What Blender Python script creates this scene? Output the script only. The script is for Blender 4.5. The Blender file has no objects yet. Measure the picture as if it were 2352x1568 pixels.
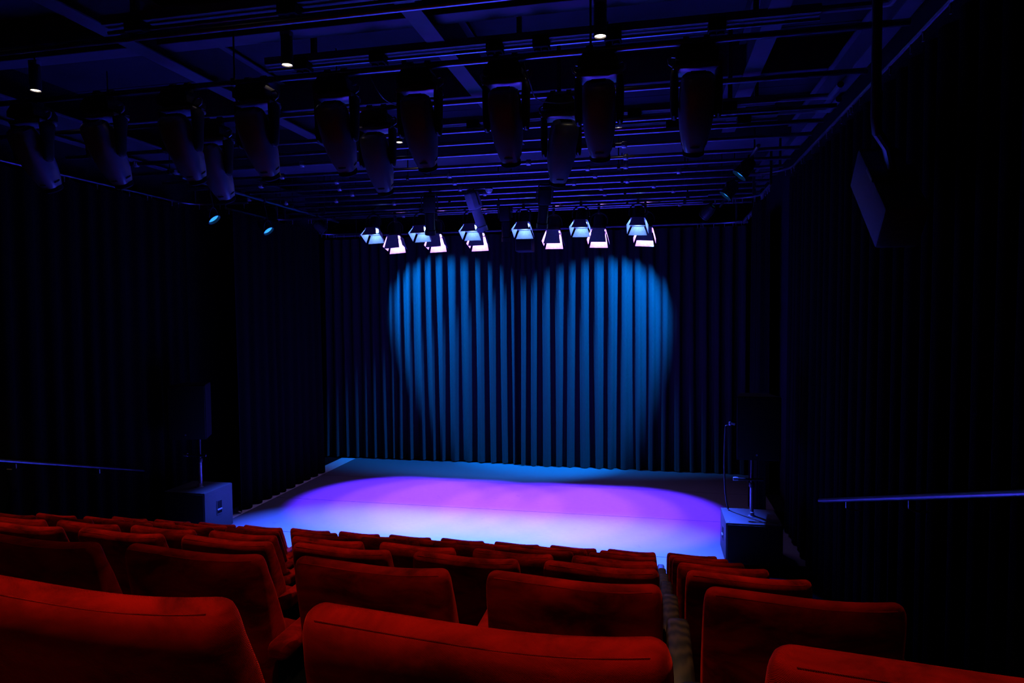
import bpy, bmesh, math, random
from math import sin, cos, pi, radians, sqrt
from mathutils import Vector, Matrix

S = bpy.context.scene
C = S.collection
random.seed(7)

# ------------------------------------------------------------------ camera, world, exposure
FL, YAW, PIT, ROL = 1523.95, 0.21069, -0.041894, -0.0078786   # focal length in px of a 2352 px frame
CAMZ = 3.1
fw = Vector((-sin(YAW) * cos(PIT), cos(YAW) * cos(PIT), sin(PIT)))
rt = Vector((cos(YAW), sin(YAW), 0))
up = rt.cross(fw)
r2 = rt * cos(ROL) + up * sin(ROL)
u2 = -rt * sin(ROL) + up * cos(ROL)
cd = bpy.data.cameras.new('camera')
cam = bpy.data.objects.new('camera', cd)
C.objects.link(cam)
cd.sensor_width = 36.0
cd.lens = FL / 2352 * 36.0
cd.clip_start = 0.02
m = Matrix((r2, u2, -fw)).transposed().to_4x4()
m.translation = (0, 0, CAMZ)
cam.matrix_world = m
S.camera = cam

w = bpy.data.worlds.new('world')
S.world = w
w.use_nodes = True
w.node_tree.nodes['Background'].inputs[0].default_value = (0, 0, 0, 1)
w.node_tree.nodes['Background'].inputs[1].default_value = 0.0
S.view_settings.view_transform = 'Standard'
S.view_settings.look = 'None'
S.view_settings.exposure = 0.0
S.view_settings.gamma = 1.0
S.view_settings.use_curve_mapping = False

# light levels (used by the lamp builders below)
P_HOUSE, P_PURPLE, P_BLUE, P_HEART, P_SIDE = 190.0, 15000.0, 13500.0, 8200.0, 12.0
C_HOUSE = (1.0, 0.62, 0.36)
C_PURPLE = (0.078, 0.0165, 1.0)
C_BLUE = (0.031, 0.088, 1.0)
C_HEART = (0.0, 0.19, 1.0)


# ------------------------------------------------------------------ materials
def mat(name, col, rough=0.6, metal=0.0, spec=0.5, noise=0.0, nscale=20.0, bump=0.0, bscale=60.0, sheen=0.0, emit=None, estr=0.0):
    mt = bpy.data.materials.new(name)
    mt.use_nodes = True
    nt = mt.node_tree
    b = nt.nodes['Principled BSDF']
    b.inputs['Base Color'].default_value = (*col, 1)
    b.inputs['Roughness'].default_value = rough
    b.inputs['Metallic'].default_value = metal
    b.inputs['Specular IOR Level'].default_value = spec
    if sheen:
        b.inputs['Sheen Weight'].default_value = sheen
        b.inputs['Sheen Tint'].default_value = (*[min(1, c * 1.6) for c in col], 1)
    if emit:
        b.inputs['Emission Color'].default_value = (*emit, 1)
        b.inputs['Emission Strength'].default_value = estr
    tc = nt.nodes.new('ShaderNodeTexCoord')
    if noise:
        n = nt.nodes.new('ShaderNodeTexNoise')
        n.inputs['Scale'].default_value = nscale
        n.inputs['Detail'].default_value = 5
        nt.links.new(tc.outputs['Object'], n.inputs['Vector'])
        r = nt.nodes.new('ShaderNodeValToRGB')
        r.color_ramp.elements[0].position = 0.3
        r.color_ramp.elements[1].position = 0.7
        r.color_ramp.elements[0].color = (*[c * (1 - noise) for c in col], 1)
        r.color_ramp.elements[1].color = (*[min(1, c * (1 + noise)) for c in col], 1)
        nt.links.new(n.outputs['Fac'], r.inputs['Fac'])
        nt.links.new(r.outputs['Color'], b.inputs['Base Color'])
    if bump:
        n2 = nt.nodes.new('ShaderNodeTexNoise')
        n2.inputs['Scale'].default_value = bscale
        n2.inputs['Detail'].default_value = 3
        nt.links.new(tc.outputs['Object'], n2.inputs['Vector'])
        bp = nt.nodes.new('ShaderNodeBump')
        bp.inputs['Strength'].default_value = bump
        bp.inputs['Distance'].default_value = 0.01
        nt.links.new(n2.outputs['Fac'], bp.inputs['Height'])
        nt.links.new(bp.outputs['Normal'], b.inputs['Normal'])
    return mt


def velvet_material(name, col):
    """brushed pile: mottled light and dark patches and a fine twill weave"""
    mt = bpy.data.materials.new(name)
    mt.use_nodes = True
    nt = mt.node_tree
    N, L = nt.nodes, nt.links
    b = N['Principled BSDF']
    b.inputs['Roughness'].default_value = 0.85
    b.inputs['Specular IOR Level'].default_value = 0.05
    b.inputs['Sheen Weight'].default_value = 1.0
    b.inputs['Sheen Roughness'].default_value = 0.3
    b.inputs['Sheen Tint'].default_value = (1.0, 0.035, 0.012, 1)
    tc = N.new('ShaderNodeTexCoord')
    oi = N.new('ShaderNodeObjectInfo')
    off = N.new('ShaderNodeVectorMath'); off.operation = 'MULTIPLY_ADD'
    off.inputs[1].default_value = (1, 1, 1)
    cmb = N.new('ShaderNodeCombineXYZ')
    mul = N.new('ShaderNodeMath'); mul.operation = 'MULTIPLY'; mul.inputs[1].default_value = 40
    L.new(oi.outputs['Random'], mul.inputs[0])
    L.new(mul.outputs[0], cmb.inputs[0]); L.new(mul.outputs[0], cmb.inputs[2])
    L.new(tc.outputs['Object'], off.inputs[0]); L.new(cmb.outputs[0], off.inputs[2])
    mp = N.new('ShaderNodeMapping'); mp.inputs['Scale'].default_value = (1.0, 1.6, 2.2)
    L.new(off.outputs[0], mp.inputs['Vector'])
    n1 = N.new('ShaderNodeTexNoise')
    n1.inputs['Scale'].default_value = 6.5; n1.inputs['Detail'].default_value = 7
    n1.inputs['Roughness'].default_value = 0.62; n1.inputs['Distortion'].default_value = 0.5
    L.new(mp.outputs[0], n1.inputs['Vector'])
    rp = N.new('ShaderNodeValToRGB')
    rp.color_ramp.elements[0].position = 0.36; rp.color_ramp.elements[1].position = 0.66
    rp.color_ramp.elements[0].color = (*[c * 0.3 for c in col], 1)
    rp.color_ramp.elements[1].color = (*[c * 1.5 for c in col], 1)
    L.new(n1.outputs['Fac'], rp.inputs['Fac'])
    L.new(rp.outputs['Color'], b.inputs['Base Color'])
    # twill weave
    wv = N.new('ShaderNodeTexWave')
    wv.wave_type = 'BANDS'; wv.bands_direction = 'DIAGONAL'
    wv.inputs['Scale'].default_value = 300; wv.inputs['Distortion'].default_value = 2.0
    wv.inputs['Detail'].default_value = 2
    L.new(off.outputs[0], wv.inputs['Vector'])
    n2 = N.new('ShaderNodeTexNoise'); n2.inputs['Scale'].default_value = 420; n2.inputs['Detail'].default_value = 2
    L.new(off.outputs[0], n2.inputs['Vector'])
    add = N.new('ShaderNodeMath'); add.operation = 'ADD'
    L.new(wv.outputs['Fac'], add.inputs[0]); L.new(n2.outputs['Fac'], add.inputs[1])
    bp = N.new('ShaderNodeBump'); bp.inputs['Strength'].default_value = 0.45; bp.inputs['Distance'].default_value = 0.0009
    L.new(add.outputs[0], bp.inputs['Height'])
    n3 = N.new('ShaderNodeTexNoise'); n3.inputs['Scale'].default_value = 14; n3.inputs['Detail'].default_value = 3
    L.new(off.outputs[0], n3.inputs['Vector'])
    bp2 = N.new('ShaderNodeBump'); bp2.inputs['Strength'].default_value = 0.5; bp2.inputs['Distance'].default_value = 0.006
    L.new(n3.outputs['Fac'], bp2.inputs['Height'])
    L.new(bp.outputs['Normal'], bp2.inputs['Normal'])
    L.new(bp2.outputs['Normal'], b.inputs['Normal'])
    return mt


def vinyl_material():
    mt = bpy.data.materials.new('stage_vinyl')
    mt.use_nodes = True
    nt = mt.node_tree
    N, L = nt.nodes, nt.links
    b = N['Principled BSDF']
    b.inputs['Roughness'].default_value = 0.55
    b.inputs['Specular IOR Level'].default_value = 0.35
    tc = N.new('ShaderNodeTexCoord')
    mp = N.new('ShaderNodeMapping'); mp.inputs['Scale'].default_value = (2.0, 5.0, 1)
    L.new(tc.outputs['Object'], mp.inputs['Vector'])
    n = N.new('ShaderNodeTexNoise'); n.inputs['Scale'].default_value = 5; n.inputs['Detail'].default_value = 8
    n.inputs['Roughness'].default_value = 0.75
    L.new(mp.outputs[0], n.inputs['Vector'])
    r = N.new('ShaderNodeValToRGB')
    r.color_ramp.elements[0].position = 0.3; r.color_ramp.elements[1].position = 0.72
    r.color_ramp.elements[0].color = (0.083, 0.085, 0.088, 1); r.color_ramp.elements[1].color = (0.103, 0.103, 0.105, 1)
    L.new(n.outputs['Fac'], r.inputs['Fac'])
    # thin curved scuff marks from shoes
    v = N.new('ShaderNodeTexNoise'); v.inputs['Scale'].default_value = 1.9; v.inputs['Detail'].default_value = 1.0
    v.inputs['Distortion'].default_value = 1.2
    L.new(tc.outputs['Object'], v.inputs['Vector'])
    a1 = N.new('ShaderNodeMath'); a1.operation = 'SUBTRACT'; a1.inputs[1].default_value = 0.5
    L.new(v.outputs['Fac'], a1.inputs[0])
    a2 = N.new('ShaderNodeMath'); a2.operation = 'ABSOLUTE'; L.new(a1.outputs[0], a2.inputs[0])
    a3 = N.new('ShaderNodeMath'); a3.operation = 'LESS_THAN'; a3.inputs[1].default_value = 0.0035
    L.new(a2.outputs[0], a3.inputs[0])
    g = N.new('ShaderNodeTexNoise'); g.inputs['Scale'].default_value = 3.3; g.inputs['Detail'].default_value = 2
    L.new(tc.outputs['Object'], g.inputs['Vector'])
    g2 = N.new('ShaderNodeMath'); g2.operation = 'GREATER_THAN'; g2.inputs[1].default_value = 0.6
    L.new(g.outputs['Fac'], g2.inputs[0])
    mm = N.new('ShaderNodeMath'); mm.operation = 'MULTIPLY'; L.new(a3.outputs[0], mm.inputs[0]); L.new(g2.outputs[0], mm.inputs[1])
    m3 = N.new('ShaderNodeMath'); m3.operation = 'MULTIPLY'; m3.inputs[1].default_value = 0.35; L.new(mm.outputs[0], m3.inputs[0])
    mx = N.new('ShaderNodeMixRGB'); mx.inputs['Color2'].default_value = (0.04, 0.04, 0.043, 1)
    L.new(m3.outputs[0], mx.inputs['Fac']); L.new(r.outputs['Color'], mx.inputs['Color1'])
    L.new(mx.outputs['Color'], b.inputs['Base Color'])
    n2 = N.new('ShaderNodeTexNoise'); n2.inputs['Scale'].default_value = 60; n2.inputs['Detail'].default_value = 3
    L.new(tc.outputs['Object'], n2.inputs['Vector'])
    bp = N.new('ShaderNodeBump'); bp.inputs['Strength'].default_value = 0.25; bp.inputs['Distance'].default_value = 0.004
    L.new(n2.outputs['Fac'], bp.inputs['Height'])
    L.new(bp.outputs['Normal'], b.inputs['Normal'])
    return mt


def wood_material():
    mt = bpy.data.materials.new('armrest_wood')
    mt.use_nodes = True
    nt = mt.node_tree
    N, L = nt.nodes, nt.links
    b = N['Principled BSDF']
    b.inputs['Roughness'].default_value = 0.5
    b.inputs['Specular IOR Level'].default_value = 0.2
    tc = N.new('ShaderNodeTexCoord')
    mp = N.new('ShaderNodeMapping'); mp.inputs['Scale'].default_value = (16, 4, 1)
    L.new(tc.outputs['Object'], mp.inputs['Vector'])
    wv = N.new('ShaderNodeTexWave'); wv.wave_type = 'RINGS'; wv.inputs['Scale'].default_value = 1.6
    wv.inputs['Distortion'].default_value = 5; wv.inputs['Detail'].default_value = 2
    L.new(mp.outputs[0], wv.inputs['Vector'])
    r = N.new('ShaderNodeValToRGB')
    r.color_ramp.elements[0].color = (0.012, 0.007, 0.0035, 1); r.color_ramp.elements[1].color = (0.05, 0.027, 0.013, 1)
    L.new(wv.outputs['Fac'], r.inputs['Fac']); L.new(r.outputs['Color'], b.inputs['Base Color'])
    return mt


M = {}
M['velvet'] = velvet_material('red_velvet', (0.3, 0.0032, 0.0011))
M['vinyl'] = vinyl_material()
M['wood'] = wood_material()
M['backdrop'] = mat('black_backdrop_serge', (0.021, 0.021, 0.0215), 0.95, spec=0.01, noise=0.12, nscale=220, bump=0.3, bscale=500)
M['curtain'] = mat('black_serge_shaded', (0.005, 0.005, 0.0052), 0.95, spec=0.01, noise=0.12, nscale=220, bump=0.3, bscale=500)  # same cloth as the backdrop, darkened to stand for the dimmer sides
M['wall'] = mat('black_wall_paint', (0.012, 0.012, 0.016), 0.85, spec=0.1, noise=0.2, nscale=3)
M['ceiling'] = mat('black_ceiling_blue_light_tint', (0.021, 0.021, 0.029), 0.8, spec=0.1, noise=0.3, nscale=1.3)  # black paint with the blue of the stage bounce mixed into its colour
M['beam'] = mat('dark_painted_steel', (0.055, 0.055, 0.072), 0.55, spec=0.3, noise=0.15, nscale=5)
M['floor'] = mat('dark_floor_board', (0.004, 0.004, 0.0045), 0.9, spec=0.02, noise=0.2, nscale=9)
M['edge'] = mat('pale_floor_edge', (0.5, 0.48, 0.47), 0.5, noise=0.08, nscale=9)
M['tier'] = mat('black_carpet', (0.005, 0.005, 0.0055), 0.95, spec=0.05, noise=0.3, nscale=180)
M['pipe'] = mat('steel_pipe', (0.16, 0.16, 0.205), 0.34, metal=1.0, noise=0.15, nscale=14)
M['blackmetal'] = mat('black_metal', (0.016, 0.016, 0.018), 0.42, spec=0.4, noise=0.2, nscale=30)
M['body'] = mat('black_plastic_shell', (0.008, 0.008, 0.009), 0.5, spec=0.15, noise=0.12, nscale=18)
M['shell'] = mat('moulded_shell_blue_lit_tone', (0.10, 0.115, 0.15), 0.3, spec=0.7, noise=0.1, nscale=12)  # lighter bluish tone stands in for blue lamp light on the heads
M['lit_tone_shell'] = mat('stage_lit_tone_shell', (0.3, 0.3, 0.33), 0.45, spec=0.4, noise=0.1, nscale=12)  # lit copy of the black spotlight skin, stage light put into its tone
M['dark'] = mat('matt_black', (0.006, 0.006, 0.007), 0.8, spec=0.1, noise=0.2, nscale=40)
M['grey'] = mat('grey_metal', (0.25, 0.25, 0.28), 0.4, metal=0.6, noise=0.1, nscale=30)
M['trunking'] = mat('grey_trunking', (0.07, 0.07, 0.087), 0.45, spec=0.4, noise=0.1, nscale=8)
M['flap'] = mat('barn_door_metal', (0.5, 0.5, 0.505), 0.5, spec=0.3, noise=0.15, nscale=40)
M['cab'] = mat('textured_black_cabinet', (0.042, 0.042, 0.044), 0.6, spec=0.3, noise=0.15, nscale=60, bump=0.3, bscale=300)
M['grille'] = mat('black_grille_cloth', (0.012, 0.012, 0.010), 0.8, spec=0.15, noise=0.3, nscale=400)
M['white'] = mat('white_plastic', (0.7, 0.7, 0.72), 0.4, noise=0.05, nscale=20)
M['cable'] = mat('black_rubber', (0.02, 0.02, 0.022), 0.5, noise=0.1, nscale=60)
M['lens_warm'] = mat('warm_lamp_face', (0.9, 0.85, 0.8), 0.3, noise=0.02, nscale=10, emit=(1.0, 0.78, 0.55), estr=9.0)
M['lens_purple'] = mat('purple_lamp_face', (0.4, 0.2, 0.8), 0.3, noise=0.02, nscale=10, emit=(0.56, 0.25, 1.0), estr=125.0)
M['lens_blue'] = mat('blue_lamp_face', (0.3, 0.5, 0.9), 0.3, noise=0.02, nscale=10, emit=(0.20, 0.42, 1.0), estr=34.0)
M['lens_cyan'] = mat('cyan_lamp_face', (0.1, 0.4, 0.9), 0.3, noise=0.02, nscale=10, emit=(0.04, 0.45, 0.95), estr=1.0)
M['lens_off'] = mat('dark_glass_lens', (0.01, 0.012, 0.02), 0.12, spec=0.6, noise=0.1, nscale=10)
M['led'] = mat('small_indicator', (0.1, 0.3, 0.6), 0.4, noise=0.02, nscale=10, emit=(0.05, 0.35, 1.0), estr=1.5)


# ------------------------------------------------------------------ mesh helpers
class MB:
    def __init__(s):
        s.v, s.f = [], []

    def add(s, vs, fs, T=None):
        o = len(s.v)
        s.v += [tuple(T @ Vector(p)) if T else tuple(p) for p in vs]
        s.f += [tuple(i + o for i in f) for f in fs]
        return s

    def box(s, x0, x1, y0, y1, z0, z1, c=0.0, T=None):
        """box, with chamfered edges when c > 0"""
        if c <= 0:
            vs = [(x, y, z) for x in (x0, x1) for y in (y0, y1) for z in (z0, z1)]
            fs = [(0, 1, 3, 2), (4, 6, 7, 5), (0, 4, 5, 1), (2, 3, 7, 6), (0, 2, 6, 4), (1, 5, 7, 3)]
            return s.add(vs, fs, T)
        bm = bmesh.new()
        bmesh.ops.create_cube(bm, size=1)
        for v in bm.verts:
            v.co = Vector(((x0 + x1) / 2 + v.co.x * (x1 - x0), (y0 + y1) / 2 + v.co.y * (y1 - y0), (z0 + z1) / 2 + v.co.z * (z1 - z0)))
        bmesh.ops.bevel(bm, geom=list(bm.edges), offset=c, segments=2, affect='EDGES', profile=0.5)
        bm.verts.index_update()
        s.add([v.co.copy() for v in bm.verts], [tuple(v.index for v in f.verts) for f in bm.faces], T)
        bm.free()
        return s

    def loft(s, rings, cap0=True, cap1=True, closed=True, T=None):
        n = len(rings[0])
        vs = [p for r in rings for p in r]
        fs = []
        for j in range(len(rings) - 1):
            for i in range(n if closed else n - 1):
                a, b = j * n + i, j * n + (i + 1) % n
                fs.append((a, b, b + n, a + n))
        if cap0:
            fs.append(tuple(range(n))[::-1])
        if cap1:
            fs.append(tuple(range((len(rings) - 1) * n, len(rings) * n)))
        return s.add(vs, fs, T)

    def lathe(s, prof, n=20, T=None, cap=True):
        """prof: (radius, z) list, spun round z"""
        return s.loft([[(r * cos(2 * pi * i / n), r * sin(2 * pi * i / n), z) for i in range(n)] for r, z in prof], cap, cap, True, T)

    def tube(s, pts, r, n=10, T=None):
        pts = [Vector(p) for p in pts]
        rings = []
        pn = None
        for i, p in enumerate(pts):
            d = (pts[min(i + 1, len(pts) - 1)] - pts[max(i - 1, 0)]).normalized()
            if pn is None:
                a = Vector((0, 0, 1)) if abs(d.z) < 0.9 else Vector((1, 0, 0))
                pn = (a - d * a.dot(d)).normalized()
            else:
                pn = (pn - d * pn.dot(d)).normalized()
            b = d.cross(pn)
            rr = r[i] if isinstance(r, (list, tuple)) else r
            rings.append([p + pn * (rr * cos(2 * pi * k / n)) + b * (rr * sin(2 * pi * k / n)) for k in range(n)])
        return s.loft(rings, True, True, True, T)

    def build(s, name, material, parent=None, smooth=True, angle=0.6):
        me = bpy.data.meshes.new(name)
        me.from_pydata(s.v, [], s.f)
        bm = bmesh.new(); bm.from_mesh(me)
        bmesh.ops.recalc_face_normals(bm, faces=bm.faces)
        bm.to_mesh(me); bm.free()
        me.materials.append(M[material] if isinstance(material, str) else material)
        if smooth:
            me.polygons.foreach_set('use_smooth', [True] * len(me.polygons))
            me.set_sharp_from_angle(angle=angle)
        me.update()
        o = bpy.data.objects.new(name, me)
        C.objects.link(o)
        if parent:
            o.parent = parent
        return o


def tag(o, label, cat, group=None):
    o['label'] = label; o['category'] = cat
    if group:
        o['group'] = group
    return o


def thing(name, label, cat, loc=(0, 0, 0), rot=None, group=None):
    o = bpy.data.objects.new(name, None)
    C.objects.link(o)
    o.empty_display_size = 0.1
    o.location = loc
    if rot is not None:
        o.rotation_euler = rot
    return tag(o, label, cat, group)


def struct(o):
    o['kind'] = 'structure'
    return o


def dup(root, loc, label, rot=None):
    r = root.copy(); C.objects.link(r)
    r.location = loc; r['label'] = label
    if rot is not None:
        r.rotation_euler = rot
    for ch in list(root.children):
        c = ch.copy(); C.objects.link(c); c.parent = r
        for g in list(ch.children):
            d = g.copy(); C.objects.link(d); d.parent = c
    return r


def aim(d):
    """rotation whose local -Z looks along d"""
    return Vector(d).normalized().to_track_quat('-Z', 'Y').to_euler()


def spot(name, parent, power, col, half_deg, blend, radius, loc=(0, 0, 0), rot=(0, 0, 0)):
    ld = bpy.data.lights.new(name, 'SPOT')
    ld.energy = power; ld.color = col; ld.spot_size = radians(2 * half_deg); ld.spot_blend = blend
    ld.shadow_soft_size = radius
    o = bpy.data.objects.new(name, ld)
    C.objects.link(o); o.parent = parent; o.location = loc; o.rotation_euler = rot
    return o


ORD = ['zero', 'first', 'second', 'third', 'fourth', 'fifth', 'sixth', 'seventh', 'eighth', 'ninth', 'tenth', 'eleventh', 'twelfth', 'thirteenth', 'fourteenth']

# ------------------------------------------------------------------ the setting
XL, XR, YB = -7.3, 2.1, 13.75
struct(MB().box(XL, XR, -3.0, YB, -0.12, 0.0).build('floor', 'floor', smooth=False))
fl = bpy.data.objects['floor']
for y0, y1 in ((6.9, 8.5), (8.5, 10.1), (10.1, 11.7), (11.7, 13.3)):
    MB().box(-6.3, 0.88 if y0 < 8 else 1.85, y0 + 0.005, y1 - 0.005, 0.0005, 0.006, 0.002).build('floor_strip', 'vinyl', fl, False)
MB().box(-6.62, -6.305, 8.55, 13.2, 0.0005, 0.005, 0.002).build('edge_strip', 'edge', fl, False)
struct(MB().box(XL - 0.15, XL, -3.0, YB + 0.15, -0.12, 6.2).build('wall_left', 'wall', smooth=False))
struct(MB().box(XR, XR + 0.15, -3.0, YB + 0.15, -0.12, 6.2).build('wall_right', 'wall', smooth=False))
struct(MB().box(XL, XR, YB, YB + 0.15, -0.12, 6.2).build('wall_back', 'wall', smooth=False))
struct(MB().box(XL - 0.15, XR + 0.15, -3.15, -3.0, -0.12, 6.2).build('wall_front', 'wall', smooth=False))
ce = struct(MB().box(XL - 0.15, XR + 0.15, -3.15, YB + 0.15, 6.0, 6.2).build('ceiling', 'ceiling', smooth=False))
# ceiling boards between the beams, with joints
for i in range(12):
    y0 = 2.6 + i * 0.93
    for x0, x1 in ((-7.25, -4.6), (-4.2, -1.95), (-1.75, 0.85), (1.05, 2.05)):
        MB().box(x0 + 0.006, x1 - 0.006, y0 + 0.006, y0 + 0.924, 5.965, 6.0, 0.004).build('ceiling_panel', 'ceiling', ce, False)

# seating tiers
ROW_Y, ROW_D, ROW_S, SEAT_H = 0.7484, 0.9157, 0.3115, 0.867
for r in range(0, 7):
    yr = ROW_Y + (r - 1) * ROW_D
    h = (7 - r) * ROW_S
    y0 = -2.9 if r == 0 else yr - 0.46
    struct(MB().box(-7.0, 1.78, y0, yr + ROW_D - 0.46 - 0.002, 0.0, h, 0.004).build('floor_tier', 'tier', smooth=False))


def i_beam(name, p0, p1, wid, hgt, lab=None):
    """steel I-section beam from p0 to p1 (underside centre line)"""
    p0, p1 = Vector(p0), Vector(p1)
    d = (p1 - p0)
    L = d.length
    d.normalize()
    T = Matrix.Translation(p0) @ d.to_track_quat('Y', 'Z').to_matrix().to_4x4()
    b = MB()
    b.box(-wid / 2, wid / 2, 0, L, 0, 0.018, 0.003, T)
    b.box(-0.012, 0.012, 0, L, 0.018, hgt - 0.018, 0, T)
    b.box(-wid / 2, wid / 2, 0, L, hgt - 0.018, hgt, 0.003, T)
    return struct(b.build(name, 'beam', smooth=False))


for xb in (-4.53, -1.885, 0.97):
    i_beam('ceiling_beam', (xb, -2.9, 5.5), (xb, 9.4, 5.5), 0.17, 0.46)
i_beam('ceiling_beam', (1.78, -2.9, 5.25), (1.78, 12.6, 5.25), 0.12, 0.3)
i_beam('ceiling_beam', (-7.05, -2.9, 5.25), (-7.05, 12.6, 5.25), 0.12, 0.3)
struct(MB().box(-7.2, 2.0, 9.42, 10.02, 5.40, 5.98, 0.01).build('ceiling_beam', 'beam', smooth=False))
struct(MB().box(-7.2, 2.0, 5.45, 5.65, 5.62, 5.98, 0.01).build('ceiling_beam', 'beam', smooth=False))
struct(MB().box(-7.2, 2.0, 7.55, 7.75, 5.62, 5.98, 0.01).build('ceiling_beam', 'beam', smooth=False))


# ------------------------------------------------------------------ curtains
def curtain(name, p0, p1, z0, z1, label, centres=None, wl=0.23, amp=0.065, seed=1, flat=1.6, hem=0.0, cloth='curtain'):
    """pleated cloth hanging from p0 to p1 (x,y pairs); amp = depth of the pleats"""
    rnd = random.Random(seed)
    p0, p1 = Vector((*p0, 0)), Vector((*p1, 0))
    L = (p1 - p0).length
    d = (p1 - p0) / L
    nrm = Vector((-d.y, d.x, 0))
    if centres is None:
        centres = [-wl * 0.4]
        while centres[-1] < L + wl:
            centres.append(centres[-1] + wl * rnd.uniform(0.75, 1.25))
    per = 14
    cols = []
    for i in range(len(centres) - 1):
        for k in range(per):
            cols.append((centres[i] + (centres[i + 1] - centres[i]) * k / per, i + k / per))
    cols = [c for c in cols if 0 <= c[0] <= L]
    wa = {i: rnd.uniform(0.72, 1.15) for i in range(-1, len(centres) + 1)}
    wd = {i: rnd.uniform(-1, 1) for i in range(-1, len(centres) + 1)}
    wf = {i: rnd.uniform(0, 0.34) for i in range(-1, len(centres) + 1)}
    rows = 16
    vs, fs = [], []
    for j in range(rows + 1):
        t = j / rows
        z = z1 + (z0 - z1) * t
        for s, ph in cols:
            i = int(math.floor(ph)); fr = ph - i
            a = wa[i] * (1 - fr) + wa[i + 1] * fr
            dr = wd[i] * (1 - fr) + wd[i + 1] * fr
            c = cos(2 * pi * ph)
            c = math.tanh(flat * c) / math.tanh(flat)
            c += wf[i] * sin(6 * pi * fr) * (0.4 + 0.6 * t) * 0.5
            off = amp * a * (0.62 + 0.38 * t) * c
            ss = s + dr * 0.035 * t * t + 0.012 * sin(3.1 * t + i * 1.7) * t
            p = p0 + d * ss + nrm * off
            vs.append((p.x, p.y, z + (hem * sin(ph * 0.7) * 0.01 if j == rows else 0)))
    n = len(cols)
    for j in range(rows):
        for i in range(n - 1):
            a = j * n + i
            fs.append((a, a + 1, a + n + 1, a + n))
    b = MB(); b.v, b.f = vs, fs
    o = b.build(name, cloth, angle=1.2)
    return tag(o, label, 'curtain')


fold_x = [-5.55, -5.36, -5.18, -4.92, -4.68, -4.46, -4.2, -3.9, -3.63, -3.38, -3.12, -2.89, -2.70, -2.47, -2.25, -2.0, -1.74, -1.5, -1.24, -0.97, -0.7, -0.44, -0.18, 0.08, 0.34]
pre = [-5.55 - 0.215 * k for k in range(7, 0, -1)]
post = [0.34 + 0.24 * k for k in range(1, 7)]
allx = pre + fold_x + post
la = [x + 6.95 for x in allx if x < -2.35]
ra = [x + 2.62 for x in allx if x > -2.9]
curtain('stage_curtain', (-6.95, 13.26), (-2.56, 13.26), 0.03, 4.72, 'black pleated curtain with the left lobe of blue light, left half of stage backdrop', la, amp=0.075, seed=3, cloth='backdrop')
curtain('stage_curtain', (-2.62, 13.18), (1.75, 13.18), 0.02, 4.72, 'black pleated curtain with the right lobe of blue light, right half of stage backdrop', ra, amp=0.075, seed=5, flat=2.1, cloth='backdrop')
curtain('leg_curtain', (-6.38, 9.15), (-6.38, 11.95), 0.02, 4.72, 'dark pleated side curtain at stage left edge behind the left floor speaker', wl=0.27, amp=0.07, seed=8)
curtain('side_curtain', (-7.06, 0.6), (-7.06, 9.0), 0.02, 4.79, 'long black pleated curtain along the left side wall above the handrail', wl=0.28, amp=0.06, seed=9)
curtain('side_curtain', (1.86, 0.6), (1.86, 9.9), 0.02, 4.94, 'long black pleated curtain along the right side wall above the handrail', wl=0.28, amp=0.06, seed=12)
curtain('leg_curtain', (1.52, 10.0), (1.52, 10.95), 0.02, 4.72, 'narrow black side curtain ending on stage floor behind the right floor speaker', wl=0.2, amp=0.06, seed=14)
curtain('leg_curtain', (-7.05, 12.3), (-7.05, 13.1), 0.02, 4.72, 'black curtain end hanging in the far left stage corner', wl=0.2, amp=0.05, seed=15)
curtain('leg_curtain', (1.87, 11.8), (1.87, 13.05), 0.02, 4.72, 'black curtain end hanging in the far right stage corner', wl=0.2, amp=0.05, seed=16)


# curtain tracks with gliders
def track(label, pts, every, seed, bunch=()):
    t = thing('curtain_track', label, 'curtain track', pts[0])
    o = Vector(pts[0])
    b = MB()
    P = [Vector(p) - o for p in pts]
    b.tube(P, 0.017, 8)
    b.build('rail', 'pipe', t)
    g = MB()
    g.lathe([(0.009, 0.0), (0.011, -0.015), (0.006, -0.03), (0.005, -0.055), (0.009, -0.065)], 6)
    proto = None
    rnd = random.Random(seed)
    seg = [(P[i + 1] - P[i]).length for i in range(len(P) - 1)]
    tot = sum(seg)
    s = 0.1
    while s < tot - 0.05:
        q = s
        for i, l in enumerate(seg):
            if q <= l:
                p = P[i].lerp(P[i + 1], q / l); break
            q -= l
        p = p + Vector((0, 0, -0.014))
        if proto is None:
            proto = g.build('glider', 'grey', t); proto.location = p
        else:
            c = proto.copy(); C.objects.link(c); c.parent = t; c.location = p
        s += every * rnd.choice((0.35, 0.6, 1.0, 1.5, 1.9))
    for p in (P[0], P[len(P) // 2] if len(P) > 2 else P[0].lerp(P[-1], 0.5)):
        hb = MB().box(-0.015, 0.015, -0.015, 0.015, 0.0, 0.45)
        h = hb.build('hanger', 'blackmetal', t, False); h.location = p
    return t


def corner(x, y0, y1, z, sx, rad, run):
    """along y at x, then a quarter turn towards sx and a short run"""
    pts = [(x, y0, z), (x, y1 - rad, z)]
    for k in range(1, 8):
        a = k / 8 * pi / 2
        pts.append((x + sx * rad * (1 - cos(a)), y1 - rad + rad * sin(a), z))
    pts.append((x + sx * rad, y1, z)); pts.append((x + sx * (rad + run), y1, z))
    return pts


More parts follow.
